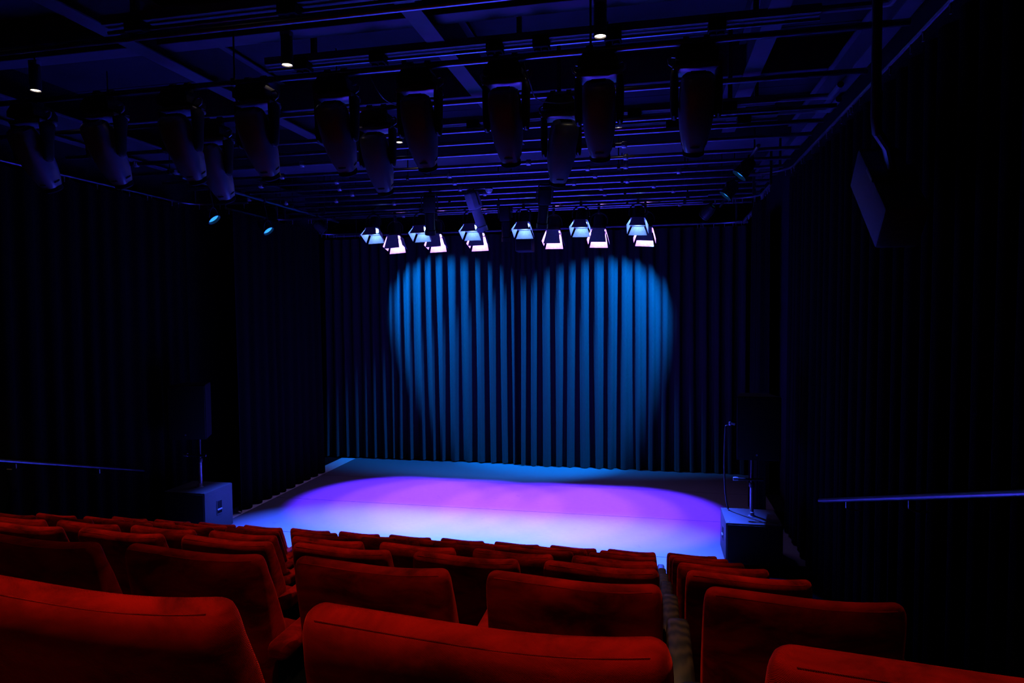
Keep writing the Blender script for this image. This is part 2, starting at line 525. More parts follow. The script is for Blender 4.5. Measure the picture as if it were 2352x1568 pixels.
track('long curtain rail with small gliders above the left side curtain', corner(-7.05, 1.2, 9.2, 4.832, 1, 0.35, 0.6), 0.22, 1)
track('long curtain rail with small gliders above the right side curtain', corner(1.76, 1.2, 9.6, 4.975, -1, 0.4, 0.12), 0.22, 2)
track('short curved curtain rail over the left stage wing', corner(-6.5, 9.2, 10.6, 4.77, 1, 0.3, 0.8), 0.16, 3)
track('short curved curtain rail over the right stage wing, middle of three curves', corner(1.5, 9.3, 10.3, 4.77, -1, 0.3, 0.5), 0.1, 4)
track('short curved curtain rail nearest the backdrop on the left', corner(-6.5, 10.9, 12.4, 4.72, 1, 0.3, 0.8), 0.16, 5)
track('short curved curtain rail nearest the backdrop on the right', corner(1.55, 11.1, 12.7, 4.72, -1, 0.35, 0.5), 0.1, 6)

# ------------------------------------------------------------------ overhead grid of pipes
grid = thing('lighting_grid', 'overhead grid of many parallel steel pipes spanning the room below the ceiling', 'lighting grid', (-2.65, 8.0, 5.0))
GP = [3.02, 3.97, 4.91, 5.81, 6.72, 7.2, 7.71, 8.31, 8.82, 9.31, 9.79, 10.27, 10.76, 11.24, 11.69, 12.15]
pp = MB().tube([(-4.2, 0, 0), (4.3, 0, 0)], 0.024, 12).build('pipe', 'pipe', grid)
pp.location = (0, GP[0] - 8.0, 0)
for y in GP[1:]:
    c = pp.copy(); C.objects.link(c); c.parent = grid; c.location = (0, y - 8.0, 0)
hr = MB().tube([(0, 0, 0.02), (0, 0, 0.98)], 0.008, 6)
hr.box(-0.02, 0.02, -0.03, 0.03, -0.03, 0.03, 0.006)
h0 = None
for y in GP[::2]:
    for x in (-3.6, -0.7, 2.2):
        if h0 is None:
            h0 = hr.build('hanger', 'blackmetal', grid); h0.location = (x, y - 8, 0)
        else:
            c = h0.copy(); C.objects.link(c); c.parent = grid; c.location = (x, y - 8, 0)
# couplers tying the pipes
cp = MB().lathe([(0.034, -0.03), (0.04, -0.02), (0.04, 0.02), (0.034, 0.03)], 10, Matrix.Rotation(pi / 2, 4, 'Y'))
cp.box(-0.012, 0.012, -0.05, -0.03, -0.02, 0.02, 0.003)
c0 = None
rc = random.Random(4)
for y in GP[5:]:
    for x in (-3.4, -2.1, -0.4, 1.5, 2.6):
        x += rc.uniform(-0.5, 0.5)
        if c0 is None:
            c0 = cp.build('coupler', 'grey', grid); c0.location = (x, y - 8, 0)
        else:
            c = c0.copy(); C.objects.link(c); c.parent = grid; c.location = (x, y - 8, 0)


# socket bars (wired trunking with outlet boxes)
def socket_bar(y, z, x0, x1, label, boxes, bend=True):
    t = thing('socket_bar', label, 'socket bar', ((x0 + x1) / 2, y, z))
    h = (x1 - x0) / 2
    MB().box(-h, h, -0.05, 0.05, 0, 0.07, 0.006).build('trunking', 'trunking', t, False)
    MB().tube([(-h, 0.02, -0.03), (h, 0.02, -0.03)], 0.014, 8).build('lower_rail', 'pipe', t)
    sb = MB().box(-0.07, 0.07, -0.075, 0.06, -0.075, 0.03, 0.008)
    sb.lathe([(0.028, 0), (0.03, -0.02), (0.022, -0.022)], 10, Matrix.Translation((0.03, -0.01, -0.073)))
    sb.lathe([(0.028, 0), (0.03, -0.02), (0.022, -0.022)], 10, Matrix.Translation((-0.035, -0.01, -0.073)))
    first = None
    for bx in boxes:
        if first is None:
            first = sb.build('socket_box', 'dark', t); first.location = (bx - (x0 + x1) / 2, 0, 0)
        else:
            c = first.copy(); C.objects.link(c); c.parent = t; c.location = (bx - (x0 + x1) / 2, 0, 0)
    br = MB().box(-0.02, 0.02, -0.03, 0.03, 0.07, 6.0 - z, 0.004)
    for s in (-0.8, 0.0, 0.8):
        o = br.build('bracket', 'blackmetal', t, False); o.location = (s * h, 0, 0)
    if bend:
        pts = [(h - 0.05, 0, 0.035), (h + 0.34, 0, 0.035)]
        for k in range(1, 7):
            a = k / 6 * pi / 2
            pts.append((h + 0.34 + 0.14 * sin(a), -0.14 * (1 - cos(a)), 0.035 - 0.05 * (1 - cos(a))))
        pts.append((h + 0.48, -0.5, -0.015))
        MB().tube(pts, 0.03, 10).build('conduit', 'trunking', t)
    return t


socket_bar(4.2, 5.2, -3.9, -1.4, 'grey wired bar nearest the camera, at top left above the rows of moving heads', (-3.62, -2.42), False)
socket_bar(5.76, 5.45, -3.58, 1.29, 'grey wired bar with black outlet boxes above the front row of moving heads', (-3.2, -2.45, -1.36, -0.95, -0.34, 0.5))
socket_bar(7.2, 5.2, -3.2, 1.2, 'grey wired bar with outlet boxes between the second moving heads and the stage', (-2.6, -1.95, -0.2, 0.75))
socket_bar(7.66, 5.2, -0.9, 1.3, 'short grey wired bar with curved conduit end, farthest of the wired bars', (0.2, 0.95))


# ------------------------------------------------------------------ moving head lights
def make_moving_head(pipe_z=5.0):
    t = thing('moving_head_light', '', 'stage light', (0, 0, 0), None, 'moving head lights hanging over the seats')
    b = MB()  # base hangs under the pipe; origin on the pipe axis
    b.loft([[(x * sx, y * sy, z) for x, y in ((-1, -1), (1, -1), (1, 1), (-1, 1))] for sx, sy, z in
            ((0.085, 0.09, -0.04), (0.105, 0.105, -0.05), (0.128, 0.115, -0.09), (0.142, 0.12, -0.115), (0.142, 0.12, -0.158), (0.12, 0.1, -0.166))])
    b.build('base', 'body', t)
    for s in (-1, 1):
        cl = MB().box(-0.022, 0.022, -0.035, 0.035, -0.06, -0.022, 0.004)
        cl.loft([[(-0.02, 0.036 * cos(a), 0.036 * sin(a)), (0.02, 0.036 * cos(a), 0.036 * sin(a)), (0.02, 0.027 * cos(a), 0.027 * sin(a)), (-0.02, 0.027 * cos(a), 0.027 * sin(a))]
                 for a in [radians(-100 + 25 * k) for k in range(12)]])
        c = cl.build('clamp', 'blackmetal', t); c.location = (s * 0.07, 0, 0)
        hp = [(s * 0.134, 0, -0.1), (s * 0.172, 0, -0.093), (s * 0.192, 0, -0.112), (s * 0.185, 0, -0.145), (s * 0.162, 0, -0.162), (s * 0.138, 0, -0.15)]
        MB().tube(hp, 0.009, 8).build('handle', 'shell', t)
    # yoke: bridge in the lighter tone as if stage-lit, two arms kept black
    y = MB()
    y.lathe([(0.09, -0.16), (0.09, -0.172), (0.08, -0.18)], 18)
    y.box(-0.168, 0.168, -0.09, 0.095, -0.215, -0.176, 0.016)
    y.build('yoke', 'shell', t)
    for s in (-1, 1):
        rings = []
        for z, hx, hy in ((-0.18, 0.014, 0.07), (-0.2, 0.024, 0.085), (-0.26, 0.029, 0.075), (-0.36, 0.03, 0.06), (-0.47, 0.027, 0.058), (-0.52, 0.022, 0.045), (-0.535, 0.012, 0.02)):
            rings.append([(s * 0.15 + hx * cos(a), hy * sin(a), z) for a in [2 * pi * k / 14 for k in range(14)]])
        MB().loft(rings).build('yoke_arm', 'body', t)
    h = MB()  # head: axis along local -Z, pivot at its origin
    rings = []
    for z, rx, ry in ((0.275, 0.05, 0.035), (0.27, 0.085, 0.06), (0.25, 0.108, 0.082), (0.2, 0.118, 0.1), (0.1, 0.122, 0.112), (0.0, 0.12, 0.116), (-0.1, 0.11, 0.11), (-0.2, 0.09, 0.09), (-0.25, 0.076, 0.076), (-0.265, 0.07, 0.07)):
        rings.append([(rx * math.copysign(abs(cos(a)) ** 0.65, cos(a)), ry * math.copysign(abs(sin(a)) ** 0.65, sin(a)), z) for a in [2 * pi * k / 24 for k in range(24)]])
    h.loft(rings)
    ho = h.build('head', 'shell', t); ho.location = (0, 0.02, -0.492)
    MB().lathe([(0.08, -0.212), (0.0915, -0.214), (0.088, -0.226), (0.078, -0.23)], 24, None, False).build('seam_ring', 'dark', ho)
    MB().lathe([(0.069, -0.263), (0.077, -0.268), (0.078, -0.296), (0.066, -0.308), (0.064, -0.298)], 24, None, False).build('lens_rim', 'dark', ho)
    MB().lathe([(0.065, -0.298), (0.05, -0.308), (0.02, -0.312)], 20).build('lens', 'lens_off', ho)
    v = MB()
    for k in range(5):
        v.box(-0.05, 0.05, -0.004, 0.004, 0.27, 0.28, 0.001, Matrix.Translation((0, -0.026 + 0.013 * k, 0)))
    v.build('rear_vent', 'dark', ho)
    return t


mh = make_moving_head()
heads = [(0.29, 4.91), (-0.39, 4.91), (-1.08, 4.91), (-1.76, 4.91), (-2.45, 4.91), (-3.15, 4.91), (-3.85, 4.91), (-4.6, 4.91), (-5.35, 4.91)]
heads2 = [(-0.79, 5.81), (-2.5, 5.81), (-4.2, 5.81)]
first = True
for row, hs in ((1, heads), (2, heads2)):
    for i, (x, y) in enumerate(hs):
        n = ORD[i + 1]
        if row == 1:
            lab = 'black moving head light in the nearer row of nine, %s from the right' % n
        else:
            lab = 'black moving head light in the farther row of three, %s from the right' % n
        if first:
            o = mh; o.location = (x, y, 5.0); o['label'] = lab; first = False
        else:
            o = dup(mh, (x, y, 5.0), lab)
        tx = -2.3 + 0.35 * (x + 2.5)
        if row == 2 and i == 0:
            tx = -1.6
        d = Vector((((-0.2 if i == 0 else 0.0) if row == 2 else 0.0) + (-2.4 - x) * 0.012, 0.55, -0.83))
        for ch in o.children:
            if ch.name.startswith('head'):
                ch.rotation_euler = aim(d)


# ------------------------------------------------------------------ pendant house lights
def make_downlight():
    t = thing('downlight', '', 'house light', (0, 0, 0), None, 'warm house lights over the seats')
    MB().lathe([(0.012, 0.26), (0.048, 0.255), (0.052, 0.24), (0.052, 0.02), (0.05, 0.0), (0.046, 0.0), (0.044, 0.014)], 20, None, False).build('housing', 'blackmetal', t)
    MB().lathe([(0.044, 0.011), (0.03, 0.004), (0.01, 0.001)], 20).build('lamp', 'lens_warm', t)
    MB().tube([(0, 0, 0.25), (0, 0, 0.66)], 0.008, 6).build('stem', 'blackmetal', t)
    MB().box(-0.05, 0.05, -0.03, 0.03, 0.245, 0.29, 0.006).build('gear_box', 'grey', t)
    return t


dl = make_downlight()
DZ = 5.3
dls = [(-0.42, 5.42, 'warm round downlight above the front moving heads, right of three'),
       (-3.16, 5.40, 'warm round downlight above the front moving heads, middle of three'),
       (-5.88, 5.44, 'warm round downlight at far left above the front moving heads'),
       (-0.41, 7.95, 'warm round downlight farther back beside the second moving head from right'),
       (-3.15, 8.00, 'small warm round downlight farther back, half hidden behind moving heads')]
dls += [(x, y, 'warm round downlight over the nearest seats, %s row from the camera, %s' % (a, b)) for y, a in ((2.9, 'third'), (0.38, 'second'), (-2.1, 'first')) for x, b in ((-0.42, 'right'), (-3.16, 'middle'), (-5.88, 'left'))]
for i, (x, y, lab) in enumerate(dls):
    o = dl if i == 0 else dup(dl, (x, y, DZ if y < 7 else DZ - 0.03), lab)
    if i == 0:
        o.location = (x, y, DZ); o['label'] = lab
for i, (x, y, lab) in enumerate(dls):
    o = [q for q in bpy.data.objects if q.name.startswith('downlight') and abs(q.location.x - x) < 1e-4 and abs(q.location.y - y) < 1e-4][0]
    near = y < 4
    spot('bulb', o, P_HOUSE * (0.3 if y > 7 else 1.2 if not near else 0.2 if y < 0 else 0.75 if y < 1 else 1.0), C_HOUSE, (62 if y < 0 else 31 if y < 1 else 36) if near else 22 if y > 7 else 25, 0.9, 0.04, (0, 0, -0.012))


# ------------------------------------------------------------------ barn-door fresnel lamps
def make_fresnel(kind, doors, scale):
    t = thing('barn_door_spotlight', '', 'stage light', (0, 0, 0), None, kind + ' barn door lamps over the stage')
    s = scale
    hd = MB()   # the head turns inside the yoke; axis local -Z, origin at the lens
    hd.lathe([(0.05 * s, 0.25 * s), (0.085 * s, 0.235 * s), (0.095 * s, 0.2 * s), (0.095 * s, 0.06 * s), (0.108 * s, 0.05 * s), (0.108 * s, 0.0), (0.097 * s, 0.0), (0.094 * s, 0.02 * s)], 22, None, False)
    hd.box(-0.05 * s, 0.05 * s, -0.02 * s, 0.02 * s, 0.24 * s, 0.27 * s, 0.004)
    head = hd.build('head', 'blackmetal', t)
    MB().lathe([(0.094 * s, 0.018 * s), (0.06 * s, 0.006 * s), (0.02 * s, 0.0)], 22).build('lens', 'lens_' + kind, head)
    fr = MB()
    q = 0.115 * s
    for a in range(4):
        fr.box(-q, q, q - 0.012 * s, q, -0.016 * s, 0.002 * s, 0.002, Matrix.Rotation(a * pi / 2, 4, 'Z'))
    fr.build('door_frame', 'flap', head)
    for a in range(4):
        # a = 2 is the door on the side of the seats, a = 0 the one towards the backdrop
        fa, ln, w0, w1 = doors[{0: 'far', 2: 'near'}.get(a, 'side')]
        ln, w0, w1 = ln * s, w0 * s, w1 * s
        T = Matrix.Rotation(a * pi / 2, 4, 'Z') @ Matrix.Translation((0, q, -0.01 * s)) @ Matrix.Rotation(radians(fa), 4, 'X')
        b = MB()
        e = 0.002
        vs = [(-w0, 0, 0), (w0, 0, 0), (w1, 0, -ln), (-w1, 0, -ln), (-w0, e, 0), (w0, e, 0), (w1, e, -ln), (-w1, e, -ln)]
        b.add(vs, [(0, 1, 2, 3), (4, 7, 6, 5), (0, 4, 5, 1), (1, 5, 6, 2), (2, 6, 7, 3), (3, 7, 4, 0)], T)
        b.tube([T @ Vector((-w0, 0, 0)), T @ Vector((w0, 0, 0))], 0.004, 6)
        b.build('barn_door', 'flap', head)
    return t, head


def add_yoke(t, s, drop):
    y = MB()
    r = 0.135 * s
    pts = [(-r, 0, 0.1 * s)] + [(-r, 0, 0.16 * s)] + [(-r * cos(a), 0, 0.16 * s + 0.12 * s * sin(a)) for a in [k / 8 * pi for k in range(1, 8)]] + [(r, 0, 0.16 * s), (r, 0, 0.1 * s)]
    y.tube(pts, 0.012, 8)
    y.build('yoke', 'blackmetal', t)
    c = MB().box(-0.02, 0.02, -0.03, 0.03, 0.27 * s, drop - 0.02, 0.004)
    c.loft([[(-0.02, 0.036 * cos(a), drop + 0.036 * sin(a)), (0.02, 0.036 * cos(a), drop + 0.036 * sin(a)), (0.02, 0.027 * cos(a), drop + 0.027 * sin(a)), (-0.02, 0.027 * cos(a), drop + 0.027 * sin(a))]
            for a in [radians(-100 + 25 * k) for k in range(12)]])
    c.build('clamp', 'blackmetal', t)


PX = [-4.63, -3.84, -3.05, -1.70, -0.92, -0.14]
BX = [-4.61, -3.77, -2.91, -2.04, -1.12, -0.24]
for kind, xs, y, z, pz, flare, ln, sc, half, blend, power, col, aims in (
        ('purple', PX, 11.5, 4.51, 4.93, {'near': (7, 0.235, 0.095, 0.135), 'far': (3, 0.23, 0.1, 0.145), 'side': (17, 0.19, 0.095, 0.115)}, 0, 1.08, 20.5, 0.36, P_PURPLE, C_PURPLE, (10.35, 0.0)),
        ('blue', BX, 10.5, 4.51, 4.86, {'near': (12, 0.17, 0.085, 0.13), 'far': (20, 0.15, 0.09, 0.145), 'side': (20, 0.15, 0.085, 0.13)}, 0, 0.98, 25, 0.7, P_BLUE, C_BLUE, (8.2, 0.0))):
    proto, hd0 = make_fresnel(kind, flare, sc)
    add_yoke(proto, sc, pz - z)
    for i, x in enumerate(xs):
        n = ORD[i + 1]
        lab = ('barn door lamp glowing purple, %s from the left of six' % n) if kind == 'purple' else ('barn door lamp with pale blue lit flap, %s from the left of six' % n)
        if i == 0:
            o = proto; o.location = (x, y, z); o['label'] = lab
        else:
            o = dup(proto, (x, y, z), lab)
        head = [c for c in o.children if c.name.startswith('head')][0]
        tx = x + (-2.4 - x) * (0.13 if kind == 'purple' else 0.1)
        d = Vector((tx - x, aims[0] - y, -z))
        # keep the doors level: turn about x (tilt), then lean sideways
        tilt = math.atan2(-d.y, -d.z)
        lean = math.atan2(d.x, sqrt(d.y ** 2 + d.z ** 2))
        head.rotation_euler = (Matrix.Rotation(-tilt, 3, 'X') @ Matrix.Rotation(-lean, 3, 'Y')).to_euler()
    for o in [q for q in C.objects if q.name.startswith('barn_door_spotlight') and q.get('group', '').startswith(kind)]:
        head = [c for c in o.children if c.name.startswith('head')][0]
        spot('bulb', head, power, col, half, blend, 0.05, (0, 0, -0.03))

for y, z, label in ((11.5, 4.93, 'long steel lamp bar carrying the purple barn door lamps'), (10.5, 4.86, 'long steel lamp bar carrying the pale blue barn door lamps')):
    t = thing('lamp_bar', label, 'lamp bar', (-2.5, y, z))
    MB().tube([(-3.3, 0, 0), (3.3, 0, 0)], 0.024, 12).build('pipe', 'pipe', t)
    for x in (-3.0, 0.05, 3.0):
        d = MB().tube([(x, 0, 0), (x, 0, 5.98 - z)], 0.011, 6)
        d.box(x - 0.025, x + 0.025, -0.03, 0.03, -0.03, 0.03, 0.006)
        d.build('dropper', 'blackmetal', t)

t = thing('curtain_batten', 'steel batten pipe across the top of the blue lit backdrop curtain', 'lamp bar', (-2.6, 13.0, 4.76))
MB().tube([(-4.1, 0, 0), (4.3, 0, 0)], 0.022, 10).build('pipe', 'trunking', t)
for x in (-3.5, 0.0, 3.5):
    MB().tube([(x, 0, 0), (x, 0, 1.22)], 0.011, 6).build('dropper', 'blackmetal', t)

# ------------------------------------------------------------------ side lamps at the stage wings (the two far ones light the backdrop)
def make_par(p, d, label, bar):
    p = Vector(p)
    t = thing('par_can', label, 'stage light', p, None, 'par cans at the sides of the stage')
    can = MB().lathe([(0.03, 0.22), (0.06, 0.21), (0.085, 0.13), (0.09, -0.0), (0.098, -0.005), (0.098, -0.02), (0.086, -0.02), (0.084, 0.02)], 20, None, False).build('can', 'blackmetal', t)
    can.rotation_euler = aim(d)
    MB().lathe([(0.084, 0.018), (0.05, 0.006), (0.02, 0.0)], 20).build('lens', 'lens_cyan', can)
    q = Matrix.Rotation(math.atan2(d.y, d.x) - pi / 2, 4, 'Z')
    h = bar[1] - p.z
    MB().tube([(-0.11, 0, 0.0)] + [(-0.11 * cos(a), 0, min(0.16, h - 0.06) * sin(a)) for a in [k / 8 * pi for k in range(0, 9)]] + [(0.11, 0, 0.0)], 0.009, 8, q).build('yoke', 'blackmetal', t)
    k = MB().tube([(0, 0, min(0.16, h - 0.06)), (bar[0] - p.x, 0, h)], 0.012, 8)
    k.box(bar[0] - p.x - 0.035, bar[0] - p.x + 0.035, -0.02, 0.02, h - 0.04, h + 0.04, 0.008)
    k.build('clamp', 'blackmetal', t)
    return t, can


pars = [((-6.08, 8.35, 4.47), (-3.2, 8.6, 1.2), 'par can with cyan lens, nearest one on the left side', P_SIDE, 20),
        ((-6.08, 9.7, 4.47), (-3.2, 9.6, 1.2), 'par can with cyan lens, middle one on the left side', P_SIDE, 20),
        ((-6.0, 11.4, 4.68), (-4.08, 13.2, 2.86), 'par can aimed at the backdrop from the far left wing', P_HEART, 28.2),
        ((0.81, 11.4, 4.68), (-1.36, 13.2, 2.42), 'par can aimed at the backdrop from the far right wing', P_HEART, 29.7),
        ((0.98, 9.7, 4.72), (-2.0, 9.5, 1.2), 'par can on the right side, middle of three', P_SIDE, 20),
        ((1.02, 8.5, 4.76), (-2.0, 8.4, 1.2), 'par can nearest the seats on the right side', P_SIDE, 20)]
for p, q, lab, pw, half in pars:
    t, can = make_par(p, Vector(q) - Vector(p), lab, (-6.15 if p[0] < 0 else 1.14, 4.95))
    spot('bulb', can, pw, C_HEART, half, 0.5 if pw == P_HEART else 0.6, 0.03, (0, 0, -0.03))

# poles the side lamps hang from
for x, y0, y1, lab in ((-6.15, 7.8, 12.3, 'steel side bar over the left wing holding par cans'), (1.14, 7.9, 12.3, 'steel side bar over the right wing holding par cans')):
    t = thing('side_bar', lab, 'lamp bar', (x, 10, 4.95))
    MB().tube([(0, y0 - 10, 0), (0, y1 - 10, 0)], 0.022, 10).build('pipe', 'pipe', t)
    for y in (8.2, 10.2, 12.0):
        MB().tube([(0, y - 10, 0), (0, y - 10, 1.03)], 0.01, 6).build('dropper', 'blackmetal', t)


# profile spots and odd fixtures hung between the lamps
def make_profile(skin):
    t = thing('profile_spotlight', '', 'stage light', (0, 0, 0), None, 'long profile spotlights over the stage')
    MB().box(-0.09, 0.09, -0.08, 0.08, 0.05, 0.3, 0.02).build('lamp_house', skin, t)
    MB().lathe([(0.06, 0.06), (0.075, 0.04), (0.075, -0.22), (0.085, -0.23), (0.085, -0.3), (0.078, -0.3), (0.076, -0.25)], 18, None, False).build('barrel', skin, t)
    MB().lathe([(0.076, -0.262), (0.04, -0.272), (0.01, -0.275)], 18).build('lens', 'lens_off', t)
    MB().tube([(-0.12, 0, 0.1), (-0.12, 0, 0.27), (-0.08, 0, 0.345), (0.08, 0, 0.345), (0.12, 0, 0.27), (0.12, 0, 0.1)], 0.011, 8).build('yoke', 'blackmetal', t)
    return t


pf0 = None
for i, (p, d, lab) in enumerate((((-2.62, 9.79, 4.64), (0.25, 0.3, -1), 'dark blue lit profile spotlight hanging behind the third pale blue lamp'),
                                 ((-3.37, 9.79, 4.62), (-0.1, 0.35, -1), 'black profile spotlight hanging behind the second pale blue lamp'),
                                 ((-1.6, 9.79, 4.66), (-0.15, 0.35, -1), 'black profile spotlight hanging between the fourth and fifth pale blue lamps'),
                                 ((-2.5, 11.24, 4.645), (0.0, 0.2, -1), 'small black profile spotlight between the third purple lamp and the middle gap'))):
    if i < 2:
        pf0 = make_profile('lit_tone_shell' if i == 0 else 'body'); pf0.location = p; pf0['label'] = lab; pf0.rotation_euler = aim(d)
    else:
        dup(pf0, p, lab, aim(d))

t = thing('hanging_cabinet', 'plain black box cabinet hanging in the gap between the purple lamps', 'loudspeaker', (-2.25, 11.69, 4.2))
MB().box(-0.15, 0.15, -0.13, 0.13, 0.0, 0.28, 0.012).build('cabinet', 'cab', t)
MB().box(-0.135, 0.135, -0.138, -0.13, 0.015, 0.265, 0.003).build('grille', 'grille', t)
MB().tube([(-0.1, 0, 0.27), (-0.1, 0, 0.8)], 0.01, 6).build('hanger', 'blackmetal', t)
MB().tube([(0.1, 0, 0.27), (0.1, 0, 0.8)], 0.01, 6).build('hanger', 'blackmetal', t)

t = thing('dome_sensor', 'small white dome sensor hanging under the pipes near the middle', 'sensor', (-2.43, 9.79, 4.97))
MB().lathe([(0.05, 0.0), (0.052, -0.02), (0.04, -0.045), (0.015, -0.058)], 18).build('dome', 'white', t)
MB().lathe([(0.055, 0.01), (0.06, 0.004), (0.06, -0.006), (0.05, -0.01)], 18).build('base_ring', 'white', t)

# loose cables looping from the pipes
for pts, lab in (([(-0.95, 4.93, 4.97), (-0.93, 5.1, 4.86), (-0.9, 5.3, 4.8), (-0.7, 5.55, 4.84), (-0.55, 5.81, 4.975)], 'thin cable looping down between the two right rows of moving heads'),
                 ([(-2.18, 4.93, 4.975), (-2.15, 5.05, 4.87), (-2.14, 5.2, 4.85), (-2.14, 5.5, 4.9), (-2.15, 5.81, 4.975)], 'thin cable looping down behind the fifth moving head from the right')):
    b = MB()
    P = [Vector(p) for p in pts]
    fine = []
    for i in range(len(P) - 1):
        p0, p1, p2, p3 = P[max(i - 1, 0)], P[i], P[i + 1], P[min(i + 2, len(P) - 1)]
        for k in range(5):
            u = k / 5
            fine.append(0.5 * ((2 * p1) + (p2 - p0) * u + (2 * p0 - 5 * p1 + 4 * p2 - p3) * u * u + (3 * p1 - p0 - 3 * p2 + p3) * u ** 3))
    fine.append(P[-1])
    b.tube(fine, 0.005, 6)
    tag(b.build('hanging_cable', 'cable'), lab, 'cable')

# ------------------------------------------------------------------ tilted loudspeaker hung at the right wall
t = thing('hanging_loudspeaker', 'dim tilted loudspeaker hanging from a drop pipe by the right curtain', 'loudspeaker', (1.53, 4.92, 3.87))
T = Matrix.Rotation(radians(-49), 4, 'X')
MB().box(-0.13, 0.13, -0.15, 0.15, -0.39, 0.39, 0.02, T).build('cabinet', 'cab', t)
MB().box(-0.115, 0.115, 0.148, 0.158, -0.37, 0.37, 0.004, T).build('grille', 'grille', t)
MB().tube([(0, -0.12, 0.1), (-0.1, -0.3, 0.26), (-0.21, -0.48, 0.31), (-0.23, -0.52, 0.38), (-0.23, -0.52, 2.12)], 0.028, 10).build('drop_pipe', 'blackmetal', t)
MB().box(-0.14, 0.14, -0.175, -0.14, -0.06, 0.1, 0.01, T).build('bracket', 'blackmetal', t)


# ------------------------------------------------------------------ floor speakers with loudspeakers on poles
def sub(label, loc, wid, dep, hgt, side):
    """bass cabinet; side = +1/-1: the side that faces the stage carries the visible handle"""
    t = thing('bass_speaker', label, 'loudspeaker', loc)
    MB().box(-wid / 2, wid / 2, -dep / 2, dep / 2, 0.025, hgt, 0.012).build('cabinet', 'cab', t)
    MB().box(-wid / 2 + 0.02, wid / 2 - 0.02, -dep / 2 - 0.012, -dep / 2 + 0.002, 0.045, hgt - 0.02, 0.004).build('grille', 'grille', t)
    for s in (-1, 1):
        x = s * wid / 2
        f = MB()
        for a, b_ in ((-0.062, -0.05), (0.05, 0.062)):
            f.box(x - 0.004, x + 0.005, a, b_, hgt * 0.42, hgt * 0.72, 0.001)
        for a, b_ in ((0.41, 0.43), (0.71, 0.73)):
            f.box(x - 0.004, x + 0.005, -0.062, 0.062, hgt * a, hgt * b_, 0.001)
        h = f.build('handle', 'cab', t)
        MB().box(x - 0.002, x + 0.0015, -0.05, 0.05, hgt * 0.43, hgt * 0.71, 0).build('recess', 'dark', h, False)
        MB().tube([(x + s * 0.004, -0.05, hgt * 0.52), (x + s * 0.004, 0.05, hgt * 0.52)], 0.013, 8).build('grip', 'grey', h)
        for yy in (-dep / 2 + 0.06, dep / 2 - 0.06):
            MB().lathe([(0.022, 0), (0.026, 0.01), (0.024, 0.027)], 12, Matrix.Translation((s * (wid / 2 - 0.06), yy, 0))).build('foot', 'cable', t)
    MB().lathe([(0.05, 0.0), (0.05, 0.006), (0.028, 0.008), (0.024, 0.05), (0.02, 0.052)], 16, Matrix.Translation((0.02, 0, hgt))).build('pole_socket', 'grey', t)
    for s in (-1, 1):
        MB().lathe([(0.014, 0), (0.014, 0.004), (0.006, 0.006)], 10, Matrix.Translation((s * (wid / 2 - 0.04), -dep / 2 + 0.05, hgt))).build('stud', 'grey', t)
    return t


def pole(label, loc, z0, z1):
    t = thing('speaker_pole', label, 'stand', (loc[0], loc[1], z0))
    h = z1 - z0
    MB().tube([(0, 0, 0.0), (0, 0, h * 0.55)], 0.024, 12).build('lower_tube', 'grey', t)
    MB().tube([(0, 0, h * 0.55), (0, 0, h)], 0.018, 12).build('upper_tube', 'blackmetal', t)
    MB().lathe([(0.03, -0.03), (0.034, -0.02), (0.034, 0.02), (0.03, 0.03)], 14, Matrix.Translation((0, 0, h * 0.55))).build('collar', 'blackmetal', t)
    MB().tube([(-0.21, -0.04, h * 0.66), (0.13, -0.04, h * 0.66)], 0.016, 10).build('crossbar', 'blackmetal', t)
    MB().lathe([(0.024, -0.03), (0.026, 0.0), (0.024, 0.03)], 12, Matrix.Translation((-0.2, -0.04, h * 0.66)) @ Matrix.Rotation(pi / 2, 4, 'Y')).build('bar_end', 'grey', t)
    return t


def top_speaker(label, loc, wid, dep, hgt, rz):
    t = thing('loudspeaker', label, 'loudspeaker', loc, (0, 0, rz))
    b = MB()
    ring = [(-wid / 2, -dep / 2), (wid / 2, -dep / 2), (wid * 0.32, dep / 2), (-wid * 0.32, dep / 2)]
    b.loft([[(x * k, y * k, z) for x, y in ring] for k, z in ((0.97, 0), (1, 0.012), (1, hgt - 0.012), (0.97, hgt))])
    b.build('cabinet', 'dark', t, False)
    MB().box(-wid / 2 + 0.008, wid / 2 - 0.008, -dep / 2 - 0.014, -dep / 2 + 0.001, 0.01, hgt - 0.01, 0.005).build('grille', 'grille', t)
    MB().lathe([(0.012, 0), (0.012, 0.004), (0.005, 0.005)], 12, Matrix.Translation((-0.02, -dep / 2 - 0.014, 0.07)) @ Matrix.Rotation(pi / 2, 4, 'X')).build('badge', 'grey', t)
    k = MB().tube([(-wid / 2 + 0.01, 0, hgt * 0.52), (-wid / 2 - 0.05, 0, hgt * 0.53)], 0.012, 8)
    k.lathe([(0.026, 0), (0.028, 0.015), (0.02, 0.022)], 12, Matrix.Translation((-wid / 2 - 0.045, 0, hgt * 0.53)) @ Matrix.Rotation(-pi / 2, 4, 'Y'))
    k.build('tilt_knob', 'grey', t)
    return t


